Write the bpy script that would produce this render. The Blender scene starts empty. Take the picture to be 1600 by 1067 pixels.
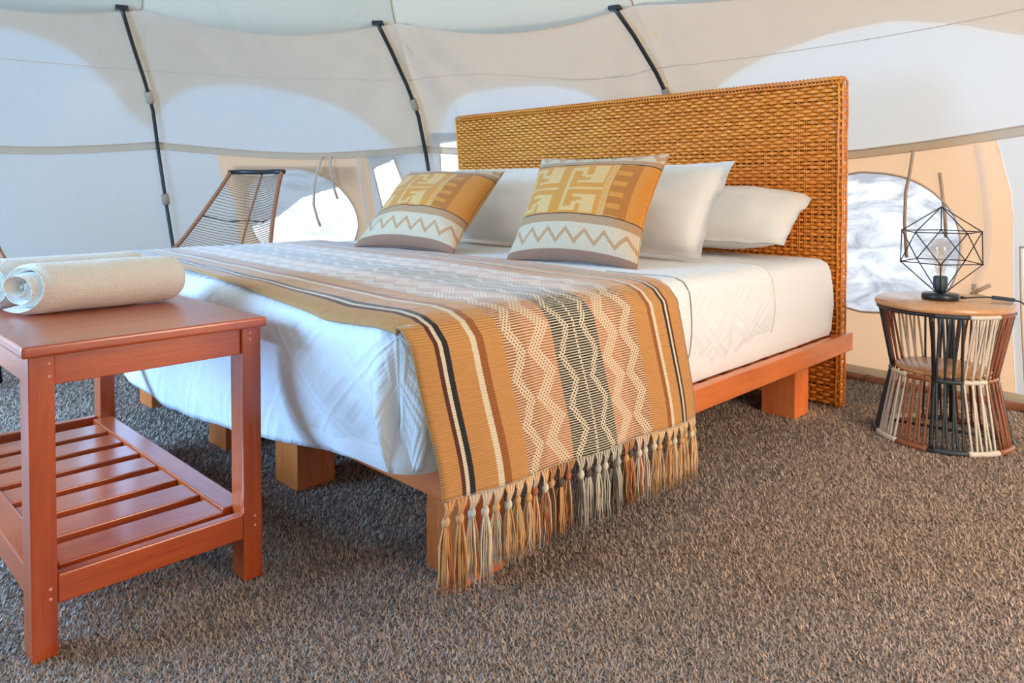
import bpy, bmesh, math, random
import numpy as np
from mathutils import Vector, Matrix, noise
from mathutils.geometry import delaunay_2d_cdt
random.seed(7)
rng = np.random.default_rng(7)
SC = bpy.context.scene
COL = SC.collection
PI = math.pi

# ------------------------------------------------------------------ camera
cam_d = bpy.data.cameras.new('camera')
cam = bpy.data.objects.new('camera', cam_d)
COL.objects.link(cam)
cam.location = (0, 0, 0.92)
cam.rotation_euler = (PI / 2 - 0.0244, 0, 0)
cam_d.sensor_width = 36
cam_d.lens = 1155.13 / 1600 * 36
cam_d.shift_y = -(533.5 - 324.87) / 1600
cam_d.clip_start = 0.05
SC.camera = cam

# ------------------------------------------------------------------ view, sky, sun
SC.view_settings.view_transform = 'Standard'
SC.view_settings.look = 'None'
SC.view_settings.exposure = 0.0
SC.view_settings.gamma = 1.0
SC.view_settings.use_curve_mapping = False
world = bpy.data.worlds.new('sky'); SC.world = world
world.use_nodes = True
wn = world.node_tree; wn.nodes.clear()
w_out = wn.nodes.new('ShaderNodeOutputWorld'); w_bg = wn.nodes.new('ShaderNodeBackground')
w_tc = wn.nodes.new('ShaderNodeTexCoord'); w_sep = wn.nodes.new('ShaderNodeSeparateXYZ')
w_rmp = wn.nodes.new('ShaderNodeValToRGB')
wn.links.new(w_tc.outputs['Generated'], w_sep.inputs[0])
wn.links.new(w_sep.outputs['Z'], w_rmp.inputs[0])
wn.links.new(w_rmp.outputs[0], w_bg.inputs[0]); wn.links.new(w_bg.outputs[0], w_out.inputs[0])
els = w_rmp.color_ramp.elements
els[0].position = 0.0; els[0].color = (0.93, 0.96, 1.0, 1)
els[1].position = 0.9; els[1].color = (0.58, 0.76, 1.0, 1)
e = els.new(0.25); e.color = (0.76, 0.88, 1.0, 1)
SKY = 1.68
w_bg.inputs[1].default_value = SKY
sun_d = bpy.data.lights.new('sun', 'SUN'); sun = bpy.data.objects.new('sun', sun_d); COL.objects.link(sun)
sun_d.energy = 3.8; sun_d.angle = math.radians(9); sun_d.color = (1.0, 0.72, 0.46)
SUN_FROM = Vector((0.92, 0.02, 0.40)).normalized()
sun.rotation_euler = SUN_FROM.to_track_quat('Z', 'Y').to_euler()

def area(name, loc, target, w, h, power, col):
    d = bpy.data.lights.new(name, 'AREA'); o = bpy.data.objects.new(name, d); COL.objects.link(o)
    d.shape = 'RECTANGLE'; d.size = w; d.size_y = h; d.energy = power; d.color = col
    o.location = loc; o.rotation_euler = (Vector(loc) - Vector(target)).to_track_quat('Z', 'Y').to_euler()
# added fill lamps out of view, cool left and warm right, at invented openings
area('left_cool_fill', (-3.15, 1.35, 1.0), (-.5, 2.2, .0), 1.3, 1.5, 230, (.27, .57, 1.0))
area('right_warm_fill', (2.15, .55, 1.05), (1.35, 2.2, .0), 1.3, 1.5, 72, (1.0, .74, .52))

# ------------------------------------------------------------------ node expression helper
class NT:
    def __init__(s, name):
        s.m = bpy.data.materials.new(name); s.m.use_nodes = True
        s.t = s.m.node_tree; s.t.nodes.clear()
        s.out = s.t.nodes.new('ShaderNodeOutputMaterial')
    def new(s, typ, **kw):
        n = s.t.nodes.new(typ)
        for k, v in kw.items(): setattr(n, k, v)
        return n
    def put(s, sock, v):
        if isinstance(v, X): s.t.links.new(v.s, sock)
        elif isinstance(v, (tuple, list)):
            v = tuple(v)
            sock.default_value = v + (1,) if len(v) == 3 and len(sock.default_value) == 4 else v
        else: sock.default_value = v
    def math(s, op, a, b=0.0, c=0.0):
        n = s.new('ShaderNodeMath', operation=op)
        s.put(n.inputs[0], a); s.put(n.inputs[1], b); s.put(n.inputs[2], c)
        return X(s, n.outputs[0])
    def coord(s, kind='Object', scale=(1, 1, 1), rot=(0, 0, 0)):
        n = s.new('ShaderNodeTexCoord'); mp = s.new('ShaderNodeMapping')
        s.t.links.new(n.outputs[kind], mp.inputs[0])
        mp.inputs['Scale'].default_value = scale; mp.inputs['Rotation'].default_value = rot
        return X(s, mp.outputs[0])
    def xyz(s, v):
        n = s.new('ShaderNodeSeparateXYZ'); s.put(n.inputs[0], v)
        return [X(s, o) for o in n.outputs]
    def noise(s, vec, scale=5, detail=2, rough=.5, dist=0):
        n = s.new('ShaderNodeTexNoise'); s.put(n.inputs['Vector'], vec)
        n.inputs['Scale'].default_value = scale; n.inputs['Detail'].default_value = detail
        n.inputs['Roughness'].default_value = rough; n.inputs['Distortion'].default_value = dist
        return X(s, n.outputs['Fac'])
    def mix(s, f, a, b):
        n = s.new('ShaderNodeMix', data_type='RGBA')
        s.put(n.inputs[0], f); s.put(n.inputs[6], a); s.put(n.inputs[7], b)
        return X(s, n.outputs[2])
    def rng(s, v, a, b, c=0.0, d=1.0):
        n = s.new('ShaderNodeMapRange'); s.put(n.inputs[0], v)
        for i, q in enumerate((a, b, c, d)): n.inputs[i + 1].default_value = q
        return X(s, n.outputs[0])
    def bump(s, hgt, strength=.3, dist=.01, normal=None):
        n = s.new('ShaderNodeBump'); n.inputs['Strength'].default_value = strength; n.inputs['Distance'].default_value = dist
        s.put(n.inputs['Height'], hgt)
        if normal: s.put(n.inputs['Normal'], normal)
        return X(s, n.outputs[0])
    def bsdf(s, color, rough=.5, bump=None, **kw):
        n = s.new('ShaderNodeBsdfPrincipled')
        s.put(n.inputs['Base Color'], color); s.put(n.inputs['Roughness'], rough)
        for k, v in kw.items(): s.put(n.inputs[k.replace('_', ' ')], v)
        if bump: s.put(n.inputs['Normal'], bump)
        s.t.links.new(n.outputs[0], s.out.inputs[0])
        return s.m
class X:
    def __init__(s, nt, sock): s.nt = nt; s.s = sock
    def __add__(a, b): return a.nt.math('ADD', a, b)
    def __radd__(a, b): return a.nt.math('ADD', b, a)
    def __sub__(a, b): return a.nt.math('SUBTRACT', a, b)
    def __rsub__(a, b): return a.nt.math('SUBTRACT', b, a)
    def __mul__(a, b): return a.nt.math('MULTIPLY', a, b)
    def __rmul__(a, b): return a.nt.math('MULTIPLY', a, b)
    def __truediv__(a, b): return a.nt.math('DIVIDE', a, b)
    def gt(a, b): return a.nt.math('GREATER_THAN', a, b)
    def lt(a, b): return a.nt.math('LESS_THAN', a, b)
    def fract(a): return a.nt.math('FRACT', a)
    def abs(a): return a.nt.math('ABSOLUTE', a)
    def sin(a): return a.nt.math('SINE', a)
    def mx(a, b): return a.nt.math('MAXIMUM', a, b)
    def mn(a, b): return a.nt.math('MINIMUM', a, b)
    def pp(a, b): return a.nt.math('PINGPONG', a, b)
    def within(a, lo, hi): return a.gt(lo) * a.lt(hi)

# ------------------------------------------------------------------ materials
def wood(name, base, dark, grain_axis='x', rough=.34, coat=.9):
    t = NT(name)
    sc = {'x': (1.2, 14, 14), 'y': (14, 1.2, 14), 'z': (14, 14, 1.2)}[grain_axis]
    v = t.coord('Object', sc)
    g = t.noise(v, 3.0, 5, .6, .6)
    fine = t.noise(t.coord('Object', tuple(q * 4 for q in sc)), 6, 3)
    f = t.rng(g, .3, .7)
    c = t.mix(f, base, dark)
    c = t.mix(t.rng(fine, .35, .75, 0, .35), c, tuple(q * .6 for q in dark))
    big = t.noise(t.coord('Object'), 2.2, 1)
    c = t.mix(t.rng(big, .4, .7, 0, .4), c, tuple(min(1, q * 1.3) for q in base))
    return t.bsdf(c, rough, t.bump(fine, .12, .002), Coat_Weight=coat, Coat_Roughness=.2, Coat_IOR=1.5)
M = {}
for ax in 'xyz':
    M['bench_' + ax] = wood('bench_wood_' + ax, (.58, .095, .010), (.36, .042, .005), ax)
    M['bed_' + ax] = wood('bed_wood_' + ax, (.68, .19, .040), (.54, .11, .018), ax, .38, .6)
M['table_top'] = wood('table_top_wood', (.62, .33, .15), (.48, .22, .08), 'x', .3, .4)

def simple(name, col, rough=.5, var=.15, scale=30, bump=.1, **kw):
    t = NT(name); n = t.noise(t.coord('Object'), scale, 3)
    c = t.mix(n, tuple(q * (1 - var) for q in col), tuple(min(1, q * (1 + var)) for q in col))
    return t.bsdf(c, rough, t.bump(n, bump, .003), **kw)
M['black'] = simple('black_metal', (.012, .014, .016), .35, .2, 40, .05)
M['pole'] = simple('pole_metal', (.018, .021, .022), .4, .2, 20, .02)
M['cord_black'] = simple('slate_cord', (.030, .045, .055), .5)
M['cord_cream'] = simple('cream_cord', (.66, .60, .50), .55)
M['cord_brown'] = simple('brown_cord', (.26, .085, .035), .5)
M['chair_rail'] = simple('chair_rail_cord', (.32, .13, .06), .6, .3, 120, .3)
M['chair_cord'] = simple('chair_cord', (.30, .16, .08), .6)
M['cable'] = simple('lamp_cable', (.02, .02, .02), .5)
M['strap'] = simple('strap_cloth', (.62, .48, .36), .9)
M['screw'] = simple('wood_plug', (.8, .42, .22), .5)
M['brass'] = simple('bulb_filament', (.7, .45, .2), .4)

def wicker():
    t = NT('wicker')
    n = t.noise(t.coord('Object', (3, 3, 10)), 6, 3); n2 = t.noise(t.coord('Object'), 90, 2)
    n3 = t.noise(t.coord('Object'), 1.3, 1)
    c = t.mix(t.rng(n, .3, .7), (.95, .34, .04), (.72, .19, .012))
    c = t.mix(t.rng(n2, .3, .8, 0, .5), c, (.45, .13, .012))
    c = t.mix(t.rng(n3, .4, .65, 0, .5), c, (.86, .40, .05))
    return t.bsdf(c, .36, t.bump(n2, .2, .002), Coat_Weight=.25)
M['wicker'] = wicker()
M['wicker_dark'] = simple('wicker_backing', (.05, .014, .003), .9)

def white_cloth(name, col=(.80, .80, .80), kind='plain', rough=.85):
    t = NT(name)
    if kind == 'coverlet':
        u, v, _ = t.xyz(t.coord('UV'))
        a = u * 7.0 + v * 7.0; b = u * 7.0 - v * 7.0
        fa = (a.fract() - .5).abs(); fb = (b.fract() - .5).abs()
        m = fa.mx(fb)
        rings = (m * 26.0).sin()
        diag = ((a * 4.0).fract() - .5).abs() * 1.2
        stitch = ((u * 420.0).sin() * (v * 420.0).sin()) * .15
        hgt = rings * .45 * m.gt(.2) + diag * m.lt(.2) + stitch
        n = t.noise(t.coord('Object'), 9, 3)
        bp = t.bump(hgt, .34, .006)
        bp = t.bump(n, .25, .02, bp)
        return t.bsdf(col, rough, bp, Sheen_Weight=.2)
    if kind == 'terry':
        n = t.noise(t.coord('Object'), 260, 2); n2 = t.noise(t.coord('Object'), 18, 3)
        c = t.mix(n2, tuple(q * .93 for q in col), col)
        return t.bsdf(c, .95, t.bump(n2, .35, .01, t.bump(n, .8, .004)), Sheen_Weight=.4)
    n = t.noise(t.coord('Object'), 7, 4, .55, .4)
    w = t.xyz(t.coord('UV')); weave = ((w[0] * 900.0).sin() + (w[1] * 900.0).sin())
    slub = t.noise(t.coord('UV', (4, 120, 1)), 3, 2)
    bp = t.bump(n, .35, .02, t.bump(weave * .3 + slub, .12, .002))
    return t.bsdf(col, rough, bp, Sheen_Weight=.15)
M['coverlet'] = white_cloth('coverlet_cloth', (.80, .81, .82), 'coverlet')
M['sheet'] = white_cloth('sheet_cloth', (.80, .80, .80))
M['pillowcase'] = white_cloth('pillowcase_cloth', (.80, .78, .75))
M['towel'] = white_cloth('towel_terry', (.80, .74, .64), 'terry')

TAN = (.56, .27, .08); CREAM = (.68, .58, .41); BRN = (.30, .095, .020); MAR = (.085, .018, .010); BLK = (.010, .011, .014); RUST = (.42, .14, .045)
def runner():
    t = NT('runner_weave')
    u, v, _ = t.xyz(t.coord('UV'))          # u across 0..1 (0.95 m), v along in metres
    c = TAN
    n = t.noise(t.coord('UV', (3, 40, 1)), 8, 2)
    c = t.mix(n, tuple(q * .8 for q in TAN), tuple(q * 1.15 for q in TAN))
    c = t.mix((v * 150.0).fract().lt(.4) * .35, c, (.36, .15, .04))
    for a, b, k in [(.052, .063, MAR), (.063, .073, CREAM), (.073, .088, BLK), (.151, .168, CREAM), (.168, .19, BRN),
                    (.247, .323, CREAM), (.323, .418, CREAM), (.418, .591, CREAM), (.591, .68, CREAM), (.68, .765, CREAM),
                    (.830, .848, BRN), (.848, .862, CREAM), (.908, .920, BLK), (.920, .930, CREAM), (.930, .940, MAR)]:
        c = t.mix(u.within(a, b), c, k)
    V_ = v * 150.0; U_ = u * 84.0
    rows = (V_ + (U_ * .5).sin() * .06).fract().lt(.62)
    par = (V_ * .5).fract().gt(.5)              # alternate rows
    cells = (U_ + par * .5).fract().lt(.46)
    def zig(c0, amp, per, w, ph=0.0):
        z = ((v + ph) * (1 / per)).pp(.5) * 2.0 * amp + (c0 - amp / 2)
        return (u - z).abs().lt(w)
    def zone(a, b, line, z):
        nonlocal c
        inz = u.within(a, b)
        dots = z * (rows * cells)
        lines = (1.0 - z) * rows
        c = t.mix(inz * (dots + lines).mn(1.0), c, line)
    zone(.247, .323, BRN, zig(.285, .035, .115, .016))
    zone(.323, .418, RUST, zig(.368, .045, .115, .022, .0575))
    zone(.418, .591, BLK, zig(.455, .035, .13, .011).mx(zig(.553, .035, .13, .011, .065)).mx(zig(.504, .002, .3, .004)))
    zone(.591, .68, RUST, zig(.636, .045, .115, .022))
    zone(.68, .765, BRN, zig(.722, .04, .115, .018, .0575))
    rib = (v * 942.0).sin()
    pat = u.within(.247, .765)
    hgt = rib * .5 * (1.0 - pat) + rows * pat * .8
    return t.bsdf(c, .8, t.bump(hgt, .5, .002, t.bump(n, .2, .01)), Sheen_Weight=.6, Sheen_Roughness=.25)
M['runner'] = runner()

def throw_mat(name, sh=0.0):
    t = NT(name)
    u, v, _ = t.xyz(t.coord('UV'))
    u = u * .92
    GOLD = (.62, .25, .03); PALE = (.72, .46, .18); DK = (.42, .145, .018); ORN = (.62, .24, .03); WHT = (.60, .50, .36); TB = (.42, .24, .12)
    n = t.noise(t.coord('UV', (2, 60, 1)), 6, 2)
    warp = ((u * 110.0).fract().lt(.5))
    base = t.mix(n, GOLD, tuple(q * 1.15 for q in GOLD))
    jag = ((u * 55.0).pp(.5)) * .016
    vv = v + jag
    R = lambda a, b, cc, d: u.within(a, b) * vv.within(cc, d)
    m = None
    s = sh
    rects = []
    for o in (0.02 - s, 0.36 - s, ):
        rects += [(o + .02, o + .045, .37, .82), (o + .045, o + .14, .37, .41), (o + .105, o + .14, .41, .46), (o + .14, o + .20, .44, .475),
                  (o + .045, o + .14, .78, .82), (o + .105, o + .14, .72, .78), (o + .14, o + .20, .70, .735),
                  (o + .045, o + .30, .58, .60),
                  (o + .17, o + .27, .36, .53), (o + .10, o + .27, .50, .53),
                  (o + .19, o + .29, .65, .83), (o + .10, o + .29, .645, .67)]
    for a, b, cc, d in rects:
        if b <= 0: continue
        r = R(a, b, cc, d); m = r if m is None else m.mx(r)
    c = t.mix(m * .9, base, PALE)
    # right column: dark comb
    col = u.within(.71 - s * .6, .845 - s * .6)
    c = t.mix(col, c, DK)
    comb = u.within(.715 - s * .6, .80 - s * .6) * ((vv * 9.5).fract().lt(.42))
    c = t.mix(comb * .85, c, GOLD)
    c = t.mix(u.within(.665 - s * .6, .71 - s * .6) * warp, c, PALE)
    c = t.mix(u.gt(.845 - s * .6), c, ORN)
    c = t.mix((1.0 - col) * ((u * 75.0).fract().lt(.4)) * .42, c, (.50, .20, .03))
    c = t.mix(((1.0 - m) * (1.0 - col)) * (((u + v * .5) * 90.0).fract().lt(.4)) * .3, c, DK)
    # bands
    top = v.gt(.845); bot = v.lt(.335)
    c = t.mix(top.mx(bot), c, WHT)
    c = t.mix(top.mx(bot) * warp * .6, c, (.55, .36, .18))
    z1 = ((u * 7.5).pp(.5) * 2.0 * .10 + .11)
    zz = (v - z1).abs().lt(.020)
    z2 = ((u * 7.5 + .3).pp(.5) * 2.0 * .09 + .92)
    zz2 = (v - z2).abs().lt(.022)
    chk = ((u * 90.0).fract().lt(.6)) * ((v * 80.0).fract().lt(.65))
    c = t.mix(zz.mx(zz2) * (chk * .6 + .4), c, (.42, .15, .02))
    c = t.mix(v.within(.265, .335), c, TB)
    c = t.mix(v.within(.335, .343), c, BLK)
    c = t.mix(v.within(.845, .853), c, BLK)
    c = t.mix(v.within(.853, .895), c, TB)
    c = t.mix(v.lt(.055), c, (.30, .155, .09))
    hgt = (u * 700.0).sin() * .4 + (v * 500.0).sin() * .3 + n
    return t.bsdf(c, .9, t.bump(hgt, .3, .002), Sheen_Weight=.2)
M['throw_a'] = throw_mat('throw_weave_a', 0.0)
M['throw_b'] = throw_mat('throw_weave_b', 0.10)

def canvas(name, col, trans, tfac, thin=0.0, bump=.45):
    t = NT(name)
    n = t.noise(t.coord('Object'), 2.0, 4, .6, .5); f = t.noise(t.coord('Object'), 400, 1)
    bp = t.bump(n, bump, .04, t.bump(f, .1, .001))
    c = t.mix(t.rng(n, .3, .7), tuple(q * .94 for q in col), col)
    d = t.new('ShaderNodeBsdfDiffuse'); t.put(d.inputs[0], c); t.put(d.inputs['Normal'], bp)
    tr = t.new('ShaderNodeBsdfTranslucent'); t.put(tr.inputs[0], trans); t.put(tr.inputs['Normal'], bp)
    mx = t.new('ShaderNodeMixShader'); mx.inputs[0].default_value = tfac
    t.t.links.new(d.outputs[0], mx.inputs[1]); t.t.links.new(tr.outputs[0], mx.inputs[2])
    o = mx
    if thin:
        tp = t.new('ShaderNodeBsdfTransparent'); t.put(tp.inputs[0], trans)
        m2 = t.new('ShaderNodeMixShader'); m2.inputs[0].default_value = thin
        t.t.links.new(mx.outputs[0], m2.inputs[1]); t.t.links.new(tp.outputs[0], m2.inputs[2]); o = m2
    t.t.links.new(o.outputs[0], t.out.inputs[0])
    return t.m
M['canvas'] = canvas('wall_canvas', (.64, .62, .59), (.44, .465, .475), .60)
M['fly'] = canvas('fly_canvas', (.88, .62, .42), (1.0, .74, .47), .65, .66)
M['roof'] = canvas('roof_canvas', (.66, .65, .55), (.42, .41, .33), .5)
M['curtain'] = canvas('curtain_canvas', (.76, .54, .36), (.62, .44, .29), .55)
M['band'] = canvas('band_canvas', (.74, .66, .53), (.66, .54, .38), .55)
M['sheer'] = canvas('sheer_cloth', (.80, .80, .82), (.95, .95, .98), .7, .3)

def pane_mat(name, lo, hi, mxv, g, dist=.9):
    t = NT(name)
    n = t.noise(t.coord('Object', (1, 1, 2.2)), 4.0, 6, .62, .9)
    f = t.rng(n, lo, hi, .02, mxv)
    tp = t.new('ShaderNodeBsdfTransparent'); tp.inputs[0].default_value = (.97, .97, .98, 1)
    gl = t.new('ShaderNodeBsdfTranslucent'); gl.inputs[0].default_value = g + (1,)
    mx = t.new('ShaderNodeMixShader'); t.put(mx.inputs[0], f)
    t.t.links.new(tp.outputs[0], mx.inputs[1]); t.t.links.new(gl.outputs[0], mx.inputs[2]); t.t.links.new(mx.outputs[0], t.out.inputs[0])
    return t.m
M['pane'] = pane_mat('clear_vinyl', .48, .70, .7, (.50, .53, .58))
M['pane_cloudy'] = pane_mat('clouded_vinyl', .36, .62, .92, (.22, .25, .30))

def carpet():
    t = NT('carpet')
    v = t.coord('Object')
    n1 = t.noise(v, 220, 3, .7); n2 = t.noise(v, 60, 3, .6, .5); n3 = t.noise(v, 5, 3)
    vo = t.new('ShaderNodeTexVoronoi'); t.put(vo.inputs['Vector'], v); vo.inputs['Scale'].default_value = 160
    f = X(t, vo.outputs['Distance'])
    c = t.mix(t.rng(n1, .3, .7), (.045, .033, .026), (.42, .33, .265))
    c = t.mix(t.rng(n2, .35, .7, 0, .45), c, (.14, .105, .082))
    c = t.mix(t.rng(n3, .4, .7, 0, .25), c, (.30, .24, .19))
    hgt = f * .6 + n1 * .8 + n2 * .6
    return t.bsdf(c, .95, t.bump(hgt, 1.0, .012, t.bump(n3, .3, .03)), Sheen_Weight=.2, Sheen_Roughness=.3)
M['carpet'] = carpet()
def pile_mat():
    t = NT('carpet_pile'); g = t.new('ShaderNodeNewGeometry'); r = X(t, g.outputs['Random Per Island'])
    n3 = t.noise(t.coord('Object'), 4, 3)
    c = t.mix(r, (.19, .135, .098), (.64, .465, .35))
    c = t.mix(t.rng(n3, .35, .7, 0, .4), c, (.46, .33, .245))
    return t.bsdf(c, .8, None, Sheen_Weight=.3)
M['pile'] = pile_mat()
M['carpet_edge'] = simple('carpet_edge', (.26, .09, .045), .95, .5, 60, 1.0)
M['ground'] = simple('pale_ground', (.72, .72, .70), .95, .1, 3, .4)

def glass_mat():
    t = NT('bulb_glass')
    tp = t.new('ShaderNodeBsdfTransparent'); tp.inputs[0].default_value = (.97, .95, .93, 1)
    tl = t.new('ShaderNodeBsdfTranslucent'); tl.inputs[0].default_value = (.85, .78, .72, 1)
    gl = t.new('ShaderNodeBsdfGlossy'); gl.inputs['Roughness'].default_value = .05
    m0 = t.new('ShaderNodeMixShader'); m0.inputs[0].default_value = .22
    mx = t.new('ShaderNodeMixShader'); mx.inputs[0].default_value = .05
    L = t.t.links
    L.new(tp.outputs[0], m0.inputs[1]); L.new(tl.outputs[0], m0.inputs[2])
    L.new(m0.outputs[0], mx.inputs[1]); L.new(gl.outputs[0], mx.inputs[2]); L.new(mx.outputs[0], t.out.inputs[0])
    return t.m
M['glass'] = glass_mat()

# ------------------------------------------------------------------ object helpers
def empty(name, loc=(0, 0, 0), rz=0.0, label=None, cat=None, group=None, kind=None):
    o = bpy.data.objects.new(name, None); COL.objects.link(o)
    o.location = loc; o.rotation_euler = (0, 0, rz); o.empty_display_size = .1
    return tag(o, label, cat, group, kind)
def tag(o, label=None, cat=None, group=None, kind=None):
    if label: o['label'] = label
    if cat: o['category'] = cat
    if group: o['group'] = group
    if kind: o['kind'] = kind
    return o
class MB:
    def __init__(s): s.v = []; s.f = []; s.uv = None; s.fm = []
    def add(s, verts, faces, uv=None, mi=0):
        b = len(s.v); s.v += [tuple(p) for p in verts]; s.f += [tuple(i + b for i in f) for f in faces]
        s.fm += [mi] * len(faces)
        if uv is not None:
            if s.uv is None: s.uv = [(0, 0)] * b
            s.uv += list(uv)
        return s
    def grid(s, fn, nu, nv, closeu=False, closev=False, uv=None, mi=0):
        vs = []; uvs = []
        for i in range(nu + (0 if closeu else 1)):
            for j in range(nv + (0 if closev else 1)):
                p = fn(i / nu, j / nv); vs.append(p)
                if uv: uvs.append(uv(i / nu, j / nv))
        W = nv + (0 if closev else 1); H = nu + (0 if closeu else 1)
        fs = [(i * W + j, ((i + 1) % H) * W + j, ((i + 1) % H) * W + (j + 1) % W, i * W + (j + 1) % W) for i in range(nu) for j in range(nv)]
        return s.add(vs, fs, uvs if uv else None, mi)
    def tube(s, pts, r, n=8, closed=False, mi=0, caps=True, sq=1.0):
        pts = [Vector(p) for p in pts]; N = len(pts)
        rs = r if isinstance(r, (list, tuple)) else [r] * N
        vs = []; ref = None
        for i, p in enumerate(pts):
            a = pts[(i - 1) % N] if (closed or i > 0) else p; b = pts[(i + 1) % N] if (closed or i < N - 1) else p
            t = (b - a).normalized()
            if ref is None:
                ref = t.orthogonal().normalized()
            ref = (ref - t * ref.dot(t)).normalized(); q = t.cross(ref)
            for k in range(n):
                an = 2 * PI * k / n
                vs.append(p + ref * (rs[i] * math.cos(an)) + q * (rs[i] * sq * math.sin(an)))
        M_ = N if closed else N - 1
        fs = [(i * n + k, i * n + (k + 1) % n, ((i + 1) % N) * n + (k + 1) % n, ((i + 1) % N) * n + k) for i in range(M_) for k in range(n)]
        if caps and not closed: fs += [tuple(range(n))[::-1], tuple((N - 1) * n + k for k in range(n))]
        return s.add(vs, fs, None, mi)
    def lathe(s, prof, n=32, c=(0, 0), mi=0):
        vs = [(c[0] + r * math.cos(2 * PI * k / n), c[1] + r * math.sin(2 * PI * k / n), z) for r, z in prof for k in range(n)]
        fs = [(i * n + k, i * n + (k + 1) % n, (i + 1) * n + (k + 1) % n, (i + 1) * n + k) for i in range(len(prof) - 1) for k in range(n)]
        return s.add(vs, fs, None, mi)
    def build(s, name, mat, parent=None, smooth=True, loc=None, rz=0.0, subsurf=0):
        me = bpy.data.meshes.new(name); me.from_pydata(s.v, [], s.f)
        mats = mat if isinstance(mat, (list, tuple)) else [mat]
        for m in mats: me.materials.append(m)
        if len(mats) > 1: me.polygons.foreach_set('material_index', s.fm)
        if s.uv:
            l = me.uv_layers.new(name='UVMap'); a = np.array(s.uv, dtype=np.float32)
            idx = np.zeros(len(me.loops), dtype=np.int32); me.loops.foreach_get('vertex_index', idx)
            l.data.foreach_set('uv', a[idx].ravel())
        if smooth: me.polygons.foreach_set('use_smooth', [True] * len(me.polygons))
        bm = bmesh.new(); bm.from_mesh(me); bmesh.ops.recalc_face_normals(bm, faces=bm.faces); bm.to_mesh(me); bm.free()
        me.update()
        o = bpy.data.objects.new(name, me); COL.objects.link(o)
        if loc is not None: o.location = loc; o.rotation_euler = (0, 0, rz)
        if parent: o.parent = parent
        if subsurf:
            m = o.modifiers.new('subsurf', 'SUBSURF'); m.levels = m.render_levels = subsurf
        return o
def box(name, lo, hi, mat, parent=None, bev=.004, seg=2, top_taper=0):
    bm = bmesh.new(); bmesh.ops.create_cube(bm, size=1)
    for v in bm.verts:
        v.co = Vector([lo[i] + (v.co[i] + .5) * (hi[i] - lo[i]) for i in range(3)])
    if bev: bmesh.ops.bevel(bm, geom=list(bm.edges), offset=bev, segments=seg, affect='EDGES', profile=.6)
    me = bpy.data.meshes.new(name); bm.to_mesh(me); bm.free(); me.materials.append(mat)
    o = bpy.data.objects.new(name, me); COL.objects.link(o)
    if parent: o.parent = parent
    return o
def part(name, mb, mat, parent, **k): return mb.build(name, mat, parent, **k)

# ------------------------------------------------------------------ tent surface
ZE = 1.92
PZ = [-.05, 0, .4, .8, 1.15, 1.4, 1.6, 1.78, 1.92]; PR = [3.08, 3.08, 3.16, 3.19, 3.15, 3.06, 2.95, 2.8, 2.63]
POLES = [-28.7, 1.8, 33.0, 80.0]
rest = (360 - (80 + 28.7)) / 9
POLES += [POLES[3] + rest * (k + 1) for k in range(8)]
BAYS = [(POLES[i], POLES[i + 1] if i < 11 else POLES[0] + 360) for i in range(12)]
def tent(phi, z, off=0.0, fold=True):
    zc = max(0, z)
    r = float(np.interp(z, PZ, PR))
    ph = (phi + 180) % 360 - 180
    r -= .2 * math.exp(-((ph - 50) / 16) ** 2) * (1 - zc / ZE)
    if fold:
        # distance to the nearest pole in degrees
        d = min(abs((ph - p + 180) % 360 - 180) for p in POLES)
        k = (z / ZE)
        r += (.012 * math.sin(min(d, 15) / 15 * PI / 2) * (1 if z < 1.6 else .3)) 
        # folds that run out of the pole brackets
        for p in POLES:
            dp = (ph - p + 180) % 360 - 180
            if abs(dp) < 16:
                x = dp * .05; y = ZE + .02 - z
                rr = math.hypot(x, y); an = math.atan2(x, y)
                r += .017 * math.sin(an * 12 + p) * math.exp(-((rr - .28) / .26) ** 2)
        r += .014 * (noise.noise(Vector((ph * .05, z * 1.3, 3.1))))
    a = math.radians(ph)
    r += off
    return Vector((-.5 - .28 * zc / ZE + r * math.sin(a), 1.8 + r * math.cos(a), z))
def inpoly(x, y, P):
    c = False; n = len(P)
    for i in range(n):
        x1, y1 = P[i]; x2, y2 = P[(i + 1) % n]
        if (y1 > y) != (y2 > y) and x < (x2 - x1) * (y - y1) / (y2 - y1) + x1: c = not c
    return c
def smooth_loop(P, n=48):
    P = [np.array(p, float) for p in P]; out = []
    N = len(P); per = max(2, n // N)
    for i in range(N):
        a, b, c, d = P[(i - 1) % N], P[i], P[(i + 1) % N], P[(i + 2) % N]
        for k in range(per):
            t = k / per
            out.append(tuple(.5 * ((2 * b) + (c - a) * t + (2 * a - 5 * b + 4 * c - d) * t * t + (3 * b - a - 3 * c + d) * t ** 3)))
    return out
SX = .055   # metres per degree, only for the triangulation
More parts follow.
